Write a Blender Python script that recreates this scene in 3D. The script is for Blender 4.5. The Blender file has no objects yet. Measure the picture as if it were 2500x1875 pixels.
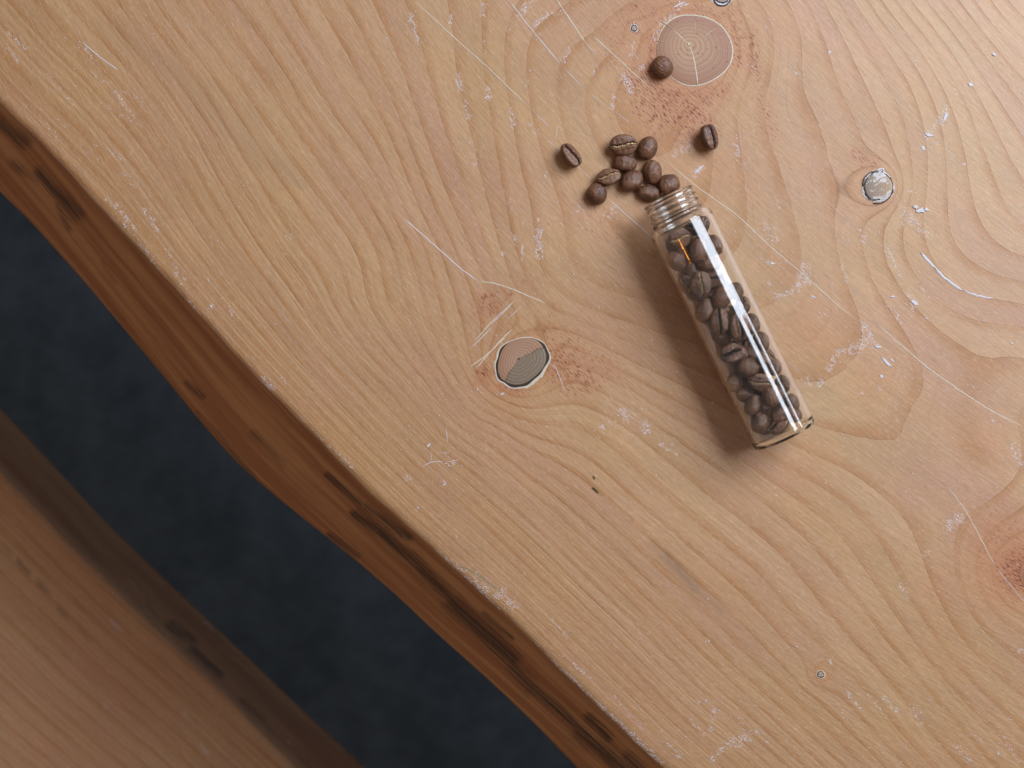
import bpy, math, random
import numpy as np
from mathutils import Vector, Matrix
random.seed(7)
rng = np.random.default_rng(11)
scene = bpy.context.scene
COL = scene.collection

# ------------------------------------------------------------------ camera
TZ = 0.75                 # height of the table top
CAMH = 0.5556             # camera above the table top
cam_d = bpy.data.cameras.new("camera")
cam = bpy.data.objects.new("camera", cam_d)
COL.objects.link(cam)
cam.location = (0, 0, TZ + CAMH)
cam.rotation_euler = (0, 0, 0)
cam_d.lens = 50
cam_d.sensor_width = 36
cam_d.clip_start = 0.01
cam_d.clip_end = 50
cam_d.dof.use_dof = True
cam_d.dof.focus_distance = CAMH - 0.006
cam_d.dof.aperture_fstop = 13.0
scene.camera = cam

# ------------------------------------------------------------------ world and light
w = bpy.data.worlds.new("World")
scene.world = w
w.use_nodes = True
bg = w.node_tree.nodes["Background"]
bg.inputs[0].default_value = (1.0, 0.93, 0.88, 1)
bg.inputs[1].default_value = 0.22

S = 0.16e-3               # metres on the table per photo pixel (2500 wide)
def P(px, py, dz=0.0):
    """photo pixel -> point of the plane dz metres above the table top"""
    k = (CAMH - dz) / CAMH
    return Vector(((px - 1250) * S * k, (937.5 - py) * S * k, TZ + dz))

MOUTH = P(1630, 481, .0125)
BASE = P(1917, 1066, .0125)
AX = (BASE - MOUTH).normalized()              # mouth -> base
PR = Vector((-AX.y, AX.x, 0)).normalized()    # towards the window side
if PR.x < 0: PR = -PR
MID = P(1780, 770, .0125)

def window_pane(name, ang0, ang1, s0, s1, radiance, dist=1.3, col=(0.80, 0.88, 1.0)):
    """a glazed pane of the big window: angles from the vertical, s along the vial's direction"""
    am = math.radians((ang0 + ang1) / 2)
    d = PR * math.sin(am) + Vector((0, 0, math.cos(am)))
    ld = bpy.data.lights.new(name, 'AREA')
    ld.shape = 'RECTANGLE'
    wd = 2 * dist * math.tan(math.radians(ang1 - ang0) / 2)
    ln = s1 - s0
    ld.size = wd; ld.size_y = ln
    ld.energy = radiance * math.pi * wd * ln * 4 / 4
    ld.color = col
    o = bpy.data.objects.new(name, ld)
    COL.objects.link(o)
    s_cam = (Vector((0, 0, 0)) - MID).dot(AX)
    c = MID + d * dist + AX * (s_cam + (s0 + s1) / 2)
    z = d
    x = AX.cross(z).normalized()
    y = z.cross(x)
    o.matrix_world = Matrix.Translation(c) @ Matrix((x, y, z)).transposed().to_4x4()
    return o
RAD = 17.0
window_pane("window_light", 28, 41.5, -0.75, 0.36, RAD)
window_pane("window_light", 41.6, 57.4, -0.75, 0.052, RAD)
window_pane("window_light", 57.5, 63.5, -0.36, 0.28, RAD)
# the warm filament lamp that shows as an orange glint on the glass
window_pane("filament_lamp", -39.5, -38.1, -0.155, -0.045, 110, dist=1.5, col=(1.0, 0.30, 0.02))

scene.view_settings.view_transform = 'Standard'
scene.view_settings.look = 'None'
scene.view_settings.exposure = 0.0
scene.view_settings.gamma = 1.0
scene.cycles.max_bounces = 14
scene.cycles.transmission_bounces = 12
scene.cycles.transparent_max_bounces = 12
scene.cycles.sample_clamp_indirect = 6
scene.cycles.use_denoising = True
scene.cycles.blur_glossy = 0.3

# ------------------------------------------------------------------ helpers
def tag(o, label=None, cat=None, group=None, kind=None):
    if label: o["label"] = label
    if cat: o["category"] = cat
    if group: o["group"] = group
    if kind: o["kind"] = kind
    return o

def mesh(name, verts, faces, mat=None, parent=None, smooth=True, attrs=None):
    me = bpy.data.meshes.new(name)
    v = np.asarray(verts, dtype=np.float32)
    f = np.asarray(faces, dtype=np.int32)
    me.vertices.add(len(v)); me.vertices.foreach_set("co", v.ravel())
    k = f.shape[1]
    me.loops.add(f.size); me.loops.foreach_set("vertex_index", f.ravel())
    me.polygons.add(len(f))
    me.polygons.foreach_set("loop_start", np.arange(0, f.size, k, dtype=np.int32))
    me.update(calc_edges=True)
    me.polygons.foreach_set("use_smooth", np.full(len(f), smooth))
    for an, arr in (attrs or {}).items():
        arr = np.asarray(arr, dtype=np.float32)
        if arr.ndim == 2:
            a = me.attributes.new(an, 'FLOAT_COLOR', 'POINT')
            a.data.foreach_set("color", np.c_[arr, np.ones(len(arr), np.float32)].ravel())
        else:
            a = me.attributes.new(an, 'FLOAT', 'POINT')
            a.data.foreach_set("value", arr)
    if mat: me.materials.append(mat)
    me.validate()
    o = bpy.data.objects.new(name, me)
    COL.objects.link(o)
    if parent: o.parent = parent
    return o

def grid_faces(nu, nv, wrap_u=False):
    i = np.arange(nu if wrap_u else nu - 1)[:, None]
    j = np.arange(nv - 1)[None, :]
    i2 = (i + 1) % nu
    a = i * nv + j; b = i2 * nv + j; c = i2 * nv + j + 1; d = i * nv + j + 1
    return np.stack([a, b, c, d], -1).reshape(-1, 4)

# shader expression helper
class X:
    def __init__(s, nt, sock): s.nt, s.s = nt, sock
    def _b(s, o, op):
        n = s.nt.nodes.new('ShaderNodeMath'); n.operation = op
        for k, q in enumerate((s, o)):
            if q is None: continue
            if isinstance(q, X): s.nt.links.new(q.s, n.inputs[k])
            else: n.inputs[k].default_value = q
        return X(s.nt, n.outputs[0])
    def __add__(s, o): return s._b(o, 'ADD')
    __radd__ = __add__
    def __mul__(s, o): return s._b(o, 'MULTIPLY')
    __rmul__ = __mul__
    def __sub__(s, o): return s._b(o, 'SUBTRACT')
    def __truediv__(s, o): return s._b(o, 'DIVIDE')
    def pw(s, o): return s._b(o, 'POWER')
    def mx(s, o): return s._b(o, 'MAXIMUM')
    def mn(s, o): return s._b(o, 'MINIMUM')
    def fl(s): return s._b(None, 'FLOOR')
    def fr(s): return s._b(None, 'FRACT')
    def ab(s): return s._b(None, 'ABSOLUTE')
    def inv(s): return (s * -1.0) + 1.0
class G:
    """a small node-graph builder"""
    def __init__(s, name):
        s.m = bpy.data.materials.new(name); s.m.use_nodes = True
        s.nt = s.m.node_tree; s.nt.nodes.clear()
        s.out = s.nt.nodes.new('ShaderNodeOutputMaterial')
        s.b = s.nt.nodes.new('ShaderNodeBsdfPrincipled')
        s.nt.links.new(s.b.outputs[0], s.out.inputs[0])
    def at(s, name, col=False):
        n = s.nt.nodes.new('ShaderNodeAttribute'); n.attribute_name = name
        return X(s.nt, n.outputs['Color' if col else 'Fac'])
    def obj(s):
        n = s.nt.nodes.new('ShaderNodeTexCoord'); return X(s.nt, n.outputs['Object'])
    def rnd(s):
        n = s.nt.nodes.new('ShaderNodeObjectInfo'); return X(s.nt, n.outputs['Random'])
    def vec(s, x, y, z=0.0):
        n = s.nt.nodes.new('ShaderNodeCombineXYZ')
        for k, q in enumerate((x, y, z)):
            if isinstance(q, X): s.nt.links.new(q.s, n.inputs[k])
            else: n.inputs[k].default_value = q
        return X(s.nt, n.outputs[0])
    def noise(s, v, scale=1.0, det=2.0, rough=.5):
        n = s.nt.nodes.new('ShaderNodeTexNoise')
        s.nt.links.new(v.s, n.inputs['Vector'])
        n.inputs['Scale'].default_value = scale; n.inputs['Detail'].default_value = det
        n.inputs['Roughness'].default_value = rough
        return X(s.nt, n.outputs[0])
    def white(s, x):
        n = s.nt.nodes.new('ShaderNodeTexWhiteNoise'); n.noise_dimensions = '1D'
        s.nt.links.new(x.s, n.inputs['W']); return X(s.nt, n.outputs[0])
    def ss(s, x, a, b):
        n = s.nt.nodes.new('ShaderNodeMapRange'); n.interpolation_type = 'SMOOTHSTEP'
        s.nt.links.new(x.s, n.inputs[0])
        for k, q in ((1, a), (2, b)):
            if isinstance(q, X): s.nt.links.new(q.s, n.inputs[k])
            else: n.inputs[k].default_value = q
        return X(s.nt, n.outputs[0])
    def mix(s, f, a, b, mode='MIX'):
        n = s.nt.nodes.new('ShaderNodeMix'); n.data_type = 'RGBA'; n.blend_type = mode
        for k, q in ((0, f), (6, a), (7, b)):
            if isinstance(q, X): s.nt.links.new(q.s, n.inputs[k])
            elif k == 0: n.inputs[0].default_value = q
            else: n.inputs[k].default_value = (*q, 1)
        return X(s.nt, n.outputs[2])
    def gain(s, c, f):
        return s.mix(1.0, c, s.vec(f, f, f), 'MULTIPLY')
    def bump(s, h, strength, dist):
        n = s.nt.nodes.new('ShaderNodeBump'); s.nt.links.new(h.s, n.inputs['Height'])
        n.inputs['Strength'].default_value = strength; n.inputs['Distance'].default_value = dist
        s.nt.links.new(n.outputs[0], s.b.inputs['Normal'])
    def put(s, name, q):
        if isinstance(q, X): s.nt.links.new(q.s, s.b.inputs[name])
        elif isinstance(q, tuple): s.b.inputs[name].default_value = (*q, 1)
        else: s.b.inputs[name].default_value = q

# ------------------------------------------------------------------ materials
def wood_material(name, TAN, PINK, SIDE, dash_amt=1.0):
    g = G(name)
    ring, gx, gy, gz, grad = (g.at(k) for k in ('ring', 'gx', 'gy', 'gz', 'grad'))
    resin, dust, side, stain, fine = (g.at(k) for k in ('resin', 'dust', 'side', 'stain', 'fine'))
    pl = g.vec(gx, gy, gz)                              # millimetres: along, across, down
    warp = (g.noise(g.vec(gx * .014, gy * .030, gz * .03), 1, 1) - .5) * .30 + (g.noise(g.vec(gx * .09, gy * .30, gz * .3), 1, 2) - .5) * .07
    r = ring + warp
    fr = r.fr()
    wd = (grad * 2.2).mn(.20).mx(.010)
    line = g.ss(fr.mn(fr.inv()) / wd, 1.0, 0.0)
    lw = g.ss(fr, .42, .0)                                    # latewood fading inwards from the sharp line
    brk = g.ss(g.noise(g.vec(gx * .030, gy * .06, gz), 1, 3), .36, .66)
    tone = g.white(r.fl())
    lvar = g.white((r + .5).fl() + 7.3)
    line = line * (lvar * .75 + .25) * (fine * -.55 + 1.0)
    hair = g.ss((r * 3.0 + tone * 2.0).fr(), .22, .0) * g.ss(g.noise(g.vec(gx * .02, gy * .08, 5.0), 1, 2), .35, .6)
    r2 = ring * 2.7 + warp * 2.5
    f2 = g.ss(r2.fr(), .65, .0) * fine
    f3 = g.ss(g.noise(g.vec(r2 * 2.6, gx * .006, gz * .1), 1, 3), .36, .64)
    blot = g.noise(g.vec(gx * .012, gy * .020, gz * .02), 1, 3)
    warm = g.at('warm')
    T = lambda f: tuple(q * k for q, k in zip(TAN, f))
    c = g.mix(g.ss(blot, .32, .62), T((1.0, 1.0, .95)), PINK)
    c = g.gain(c, (g.noise(g.vec(gx * .018, gy * .035, 12.0), 1, 3) - .5) * .40 + 1.0)
    c = g.mix(tone * .50, c, T((1.12, 1.16, 1.20)))
    c = g.mix(g.ss(g.noise(g.vec(gx * .012, gy * .09, gz * .1), 1, 3), .42, .72) * .4, c, T((1.0, .90, .76)))
    c = g.mix(g.ss(warm + (blot - .5) * .8, .10, .90) * .75, c, T((1.0, .74, .62)))
    c = g.mix(f3 * (fine * .9 + .12) * .85, c, T((.86, .74, .60)))
    c = g.mix(lw * (brk * .6 + .4) * .85, c, T((.82, .62, .44)))
    c = g.mix(line * (brk * .75 + .25) * .85, c, T((.50, .34, .21)))
    c = g.mix(hair * .22, c, T((.72, .56, .42)))
    c = g.mix(f2 * .45, c, T((.74, .58, .42)))
    # fibres
    fb = g.noise(g.vec(gx * .25, gy * 2.6, gz * 2.6), 1, 2, .6)
    fb2 = g.noise(g.vec(gx * .05, gy * 1.1, gz * 1.1), 1, 3)
    fb3 = g.noise(g.vec(gx * 1.6, gy * 3.6, gz * 3.6), 1, 2, .7)
    c = g.gain(c, (fb - .5) * .62 + (fb2 - .5) * .48 + (fb3 - .5) * .42 + 1.0)
    pale = g.ss(g.noise(g.vec(gx * .40, gy * 3.2, gz * 3.2 + 31.0), 1, 1), .62, .72)
    c = g.mix(pale * .40, c, (.50, .39, .30))
    # resin ducts: short dark red-brown dashes
    dn = g.noise(g.vec(gx * .42, gy * 2.3, gz * 2.3), 1, 1.5)
    dm = g.ss(dn + resin * .19, .705, .76)
    c = g.mix(g.ss(resin, .05, .9) * .48 * g.ss(blot * .5 + dn * .5, .3, .6), c, (.29, .095, .040))
    c = g.mix(dm * (resin * .5 + .55) * dash_amt, c, g.mix(g.ss(resin, .0, .5), (.13, .065, .032), (.17, .040, .014)))
    c = g.mix(stain * g.ss(fb3 * .5 + fb * .5, .42, .58) * 1.5, c, (.115, .080, .055))
    # the waney edge: orange cambium with dark bark streaks
    sn = g.noise(g.vec(gx * .008, gy * .10 + gz * .10, 3.0), 1, 3, .6)
    sn2 = g.noise(g.vec(gx * .022, gy * .40 + gz * .40, 9.0), 1, 4, .6)
    sc = g.mix(g.ss(sn, .35, .65), SIDE, tuple(q * f for q, f in zip(SIDE, (.66, .52, .42))))
    bark = g.at('bark')
    sn3 = g.noise(g.vec(gx * .06, gy * 1.1 + gz * 1.1, 2.0), 1, 3, .6)
    sc = g.mix(g.ss(bark + ((sn2 - .5) * 1.7 + (sn3 - .5) * 2.2) * g.ss(bark, .01, .35), .10, 1.15) * .90, sc, (.022, .010, .006))
    sc = g.gain(sc, (fb2 - .5) * .30 + (sn2 - .5) * .35 + 1.0)
    c = g.mix(side, c, sc)
    # dried white finish in pores and along the growth rings
    d1 = g.noise(g.vec(gx * 1.5, gy * 2.6, gz * 2.6), 1, 4, .8)
    d2 = g.noise(g.vec(gx * .10, gy * .25, gz * .25), 1, 3)
    d3 = g.noise(g.vec(gx * .45, gy * .75, gz + 4.0), 1, 3, .65)
    dust = dust * (g.ss(d3, .32, .62) * 1.25)
    th = ((dust * .40 + (d2 - .5) * .24 + (line * .04)) * -1.0 + .765).mx(.52)
    dmk = g.ss(d1, th, th + .035) * g.ss(dust, .015, .06)
    c = g.mix(dmk * .82, c, (.56, .53, .57))
    g.put('Base Color', c)
    g.put('Roughness', g.ss(fb2 * .5 + dmk * .6, .0, 1.1) * .28 + .42)
    g.put('Specular IOR Level', .40)
    g.bump((fb * .35 + fb2 * .3 + line * -.35 + dmk * .8 + dm * -.5) * (side * -.8 + 1.0), .35, .00012)
    return g.m

M_WOOD = wood_material("oiled_pine", (.345, .210, .106), (.335, .188, .112), (.43, .205, .078))
M_BENCH = wood_material("bench_pine", (.43, .262, .150), (.41, .232, .142), (.30, .150, .064), .5)

def simple(name, col, rough=.6, var=.15, scale=900, spec=.3, bump=0.0):
    g = G(name)
    n = g.noise(g.obj(), scale, 3)
    g.put('Base Color', g.gain(g.mix(0.0, col, col), (n - .5) * (2 * var) + 1.0))
    g.put('Roughness', rough); g.put('Specular IOR Level', spec)
    if bump: g.bump(n, .6, bump)
    return g.m
M_CHALK = simple("dried_white_finish", (.46, .445, .47), .75, .15, 2500, .2, .0001)
M_FILL = simple("pale_filler", (.44, .38, .30), .7, .18, 1500, .2)
M_BARK = simple("dark_knot_bark", (.030, .017, .011), .6, .5, 2500, .3, .0002)
M_GRASS = simple("dry_plant_bit", (.085, .07, .02), .7)
M_GREY = simple("green_stain", (.16, .16, .10), .7)

def knot_material(name):
    g = G(name)
    c = g.at('col', True)
    n = g.noise(g.obj(), 2200, 3, .6)
    g.put('Base Color', g.gain(c, (n - .5) * .35 + 1.0))
    g.put('Roughness', .5); g.put('Specular IOR Level', .35)
    g.bump(n, .25, .0001)
    return g.m
M_KNOT = knot_material("knot_end_grain")

def bean_material():
    g = G("roasted_bean")
    o = g.obj()
    rd = g.rnd()
    n = g.noise(o, 260, 3, .6)
    n2 = g.noise(o, 1500, 3, .7)
    gr = g.at('groove')
    base = g.mix(rd, (.058, .021, .010), (.128, .050, .022))
    c = g.mix(g.ss(n, .35, .7), base, (.150, .066, .031))
    c = g.mix(g.ss(n2, .42, .70) * .55, c, (.060, .028, .018))
    c = g.mix(g.ss(gr, .05, .6), c, (.010, .006, .005))
    g.put('Base Color', c)
    g.put('Roughness', g.ss(n2, .2, .9) * .2 + .34)
    g.put('Specular IOR Level', .45)
    n3 = g.noise(o, 700, 4, .7)
    g.bump(n2 * .5 + n3 * 1.2 + n, .9, .00035)
    return g.m
M_BEAN = bean_material()
def skin_material():
    g = G("bean_silver_skin")
    n = g.noise(g.obj(), 1800, 3, .7)
    g.put('Base Color', g.mix(g.ss(n, .38, .62), (.55, .37, .17), (.14, .075, .035)))
    g.put('Roughness', .6)
    g.bump(n, .6, .0002)
    return g.m
M_SKIN = skin_material()

def glass_material(name, tint):
    g = G(name)
    g.put('Base Color', tint)
    g.put('Roughness', 0.0)
    g.put('IOR', 1.47)
    g.put('Transmission Weight', 1.0)
    return g.m
M_GLASS = glass_material("clear_glass", (.994, .998, .988))

# ------------------------------------------------------------------ growth-ring field of the table, from traced rings
RINGS = [
 (14, [(644,0),(704,95),(749,177),(787,247),(837,304),(875,358),(916,418)]),
 (10.3, [(397,26),(507,154),(587,274),(662,388),(772,530),(860,662)]),
 (13, [(777,309),(865,441),(960,583)]),
 (7.3, [(251,0),(353,132),(485,309)]),
 (13, [(600,28),(663,117),(720,196),(777,304)]),
 (15, [(720,32),(777,120),(853,247),(916,342),(950,400),(990,525),(1033,586),(1057,652),(1075,760),(1100,880),(1160,975),(1262,1034),(1334,1043),(1385,1036),(1424,1045),(1479,1088),(1551,1160),(1700,1281),(1863,1403),(1985,1566),(2148,1729),(2270,1875)]),
 (16, [(790,41),(834,101),(891,222),(948,301),(985,400)]),
 (17, [(872,51),(942,196),(970,300),(1010,400),(1060,520),(1110,620),(1160,720),(1370,850),(1430,920),(1530,980),(1650,1060),(1800,1170),(1950,1300),(2080,1450),(2200,1600),(2330,1750),(2430,1875)]),
 (19, [(980,0),(1024,111),(1049,222),(1084,332),(1135,450),(1189,571),(1215,640),(1235,715),(1290,790),(1420,860),(1500,900),(1600,960),(1780,1060),(1900,1130),(2066,1220),(2107,1265),(2168,1355),(2221,1465),(2270,1534),(2380,1680)]),
 (20, [(1094,0),(1103,47),(1119,190),(1147,316),(1179,459),(1205,560),(1240,665),(1290,750),(1450,840),(1600,910),(1800,1020),(1950,1100)]),
 (21, [(1180,0),(1190,181),(1214,347),(1220,452),(1245,600),(1275,680),(1339,740),(1421,785),(1505,815),(1553,845),(1700,900),(1850,980),(2000,1040)]),
 (22, [(1281,9),(1236,105),(1247,251),(1268,369),(1298,486),(1319,622),(1341,698),(1421,744),(1577,799),(1691,840),(1850,890),(2000,940),(2044,857),(2105,813),(2098,752),(2054,636),(2040,560),(2030,450),(2015,343),(1996,289),(1953,239),(1942,181),(1960,126),(1955,60),(1930,0)]),
 (23, [(1386,24),(1338,33),(1305,63),(1282,105),(1281,166),(1289,254),(1319,387),(1346,435),(1384,560),(1389,645),(1469,700),(1589,743),(1666,753),(1780,765),(1855,754),(1892,723),(1931,716),(1960,672),(1964,636),(1946,535),(1900,440),(1870,330),(1850,240)]),
 (24, [(1458,99),(1416,105),(1389,120),(1371,157),(1365,196),(1368,256),(1386,316),(1420,420),(1500,560),(1620,640),(1760,640),(1812,560),(1814,434),(1805,380),(1790,300)]),
 (25, [(1468,163),(1440,205),(1431,241),(1434,286),(1461,337),(1560,470),(1640,530),(1730,500),(1740,400)]),
 (26, [(1504,205),(1495,260),(1504,316),(1600,420)]),
 (21, [(2120,640),(2143,700),(2184,772),(2208,816),(2235,861),(2250,900),(2266,939),(2206,994),(2203,1034),(2217,1106),(2235,1142)]),
 (20, [(2160,640),(2201,702),(2245,755),(2305,813),(2341,835),(2377,847),(2450,856),(2500,857)]),
 (19, [(2200,630),(2250,700),(2298,746),(2363,784),(2413,795),(2500,799)]),
 (18, [(2080,0),(2149,90),(2217,190),(2250,300),(2262,420),(2250,540),(2270,620),(2330,700),(2438,731),(2500,743)]),
 (20, [(2010,0),(2060,80),(2100,180),(2140,270),(2175,340)]),
 (15, [(2180,0),(2260,90),(2350,230),(2400,370),(2440,470),(2500,560)]),
 (13, [(2260,0),(2350,110),(2440,250),(2500,330)]),
 (11, [(2340,0),(2420,100),(2500,190)]),
 (7,  [(2500,0)]),
 (20, [(2500,907),(2423,918),(2369,947),(2347,990),(2369,1034),(2405,1077),(2440,1140)]),
 (21, [(2500,965),(2463,994),(2460,1027),(2467,1063),(2490,1110)]),
 (20, [(2266,1350),(2282,1412),(2310,1469),(2331,1526),(2371,1578),(2433,1640),(2500,1700)]),
 (21, [(2351,1363),(2384,1465),(2420,1526),(2490,1590)]),
 (23, [(2480,1400)]),
]
EDGE = [(-900,-790),(-500,-330),(-200,20),(0,246),(90,332),(181,427),(271,531),(384,651),(430,700),(502,780),(589,877),(661,949),(734,1025),(842,1134),(900,1195),(993,1277),(1133,1404),(1274,1534),(1414,1674),(1554,1810),(1625,1875),(1900,2130),(2400,2560),(3000,3060)]
LOWER = [(-900,-560),(-500,-80),(-200,245),(0,470),(68,533),(136,610),(190,669),(258,750),(300,800),(388,905),(488,1028),(575,1127),(623,1170),(723,1252),(881,1378),(1000,1482),(1040,1524),(1180,1648),(1297,1758),(1409,1875),(1690,2140),(2190,2580),(2800,3080)]

def base_samples():
    pts, val = [], []
    for v, pl in RINGS:
        for a, b in zip(pl[:-1], pl[1:]):
            pts.append(a); val.append(v)
            if math.dist(a, b) > 130:
                pts.append(((a[0]+b[0])/2, (a[1]+b[1])/2)); val.append(v)
        pts.append(pl[-1]); val.append(v)
    for i, (x, y) in enumerate(EDGE[1:-1:2]):
        f = min(1, max(0, (x - 200) / 500))
        for d, v in ((0, 0), (90, 2.2 + 1.8*f), (200, 4.6 + 3.4*f), (310, 7.0 + 4.3*f)):
            q = (x + .72 * d, y - .69 * d)
            if d == 310 and q[1] < 60: continue
            pts.append(q); val.append(v)
    return np.array(pts, float), np.array(val, float)
_pts, _val = base_samples()
def _k(r2):
    return np.where(r2 > 1e-9, .5 * r2 * np.log(np.maximum(r2, 1e-9)), 0)
_sc = 1000.0
def rbf_fit(p, v, lam):
    p = p / _sc; n = len(p)
    K = _k(((p[:, None] - p[None]) ** 2).sum(-1)) + lam * np.eye(n)
    Q = np.c_[np.ones(n), p]
    A = np.block([[K, Q], [Q.T, np.zeros((3, 3))]])
    return p, np.linalg.solve(A, np.r_[v, 0, 0, 0])
_rp, _rw = rbf_fit(_pts, _val, 1e-2)
def ring_value(x, y):
    out = np.empty(len(x))
    for i in range(0, len(x), 40000):
        q = np.c_[x[i:i+40000], y[i:i+40000]] / _sc
        K = _k(((q[:, None] - _rp[None]) ** 2).sum(-1))
        out[i:i+40000] = K @ _rw[:-3] + _rw[-3] + q @ _rw[-2:]
    return out

def interp_grid(x, y):
    """evaluate the ring field on a coarse lattice, then bicubic-ish sample"""
    step = 12.0
    x0, y0, x1, y1 = -1600, -1500, 4000, 3600
    xs = np.arange(x0, x1, step); ys = np.arange(y0, y1, step)
    XX, YY = np.meshgrid(xs, ys, indexing='ij')
    F = ring_value(XX.ravel(), YY.ravel()).reshape(XX.shape)
    F = np.clip(F, -12, 40)
    gxx, gyy = np.gradient(F, step)
    Gm = np.hypot(gxx, gyy)
    def samp(A):
        u = np.clip((x - x0) / step, 0, len(xs) - 1.001); v = np.clip((y - y0) / step, 0, len(ys) - 1.001)
        i = u.astype(int); j = v.astype(int); a = u - i; b = v - j
        return A[i, j]*(1-a)*(1-b) + A[i+1, j]*a*(1-b) + A[i, j+1]*(1-a)*b + A[i+1, j+1]*a*b
    return samp(F), samp(Gm)

# blobs: (x, y, radius, strength[, x2, y2]) in photo pixels
RESIN = [(1690,235,22,.8,1770,225),(1800,150,20,.8,1795,60),(1590,90,18,.8,1600,170),(1700,15,18,.7,1780,40),(1340,900,22,.8,1390,950),(1225,945,14,.7,1280,960),(1580,180,26,1.0,1620,240),(1640,230,26,1.0,1720,290),(1580,30,40,.7),(1500,90,40,.6),(1545,20,20,.8),(1860,250,30,.6,1880,330),(1760,215,25,.7),(1340,820,50,.6,1480,900),(1400,520,60,.35,1500,560),(1290,700,50,.5),(1000,250,120,.14),(1080,560,120,.18),(1560,200,60,.9),(1590,250,70,.9,1680,290),(1720,240,30,.9),(1500,150,45,.55),(1530,60,50,.5),(1640,20,50,.5,1760,30),(1830,90,22,.9,1850,180),(1800,60,18,.6),(1790,25,25,.7),
         (1690,270,20,1.2),(1195,745,40,.9),(1185,730,16,1.2),(1225,790,45,.45),(1180,910,20,1.2),(1175,925,26,.7),(1360,870,45,.9,1430,930),(1350,760,30,.5),(1240,715,20,.8),(2090,375,22,.8,2130,400),
         (2490,1395,60,1.3),(2440,1310,90,.55),(2460,1260,60,.5),(1600,100,40,.4),(1850,230,40,.5),(1560,310,60,.4),(1480,560,60,.35),(1180,420,160,.12),(1100,200,160,.14),(1400,300,160,.12),
         (1500,780,120,.16),(1650,1000,60,.22),(1700,1060,60,.2),(2000,1030,80,.15),(1790,1770,25,.3),(1460,610,80,.2),(2145,500,42,.35)]
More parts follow.
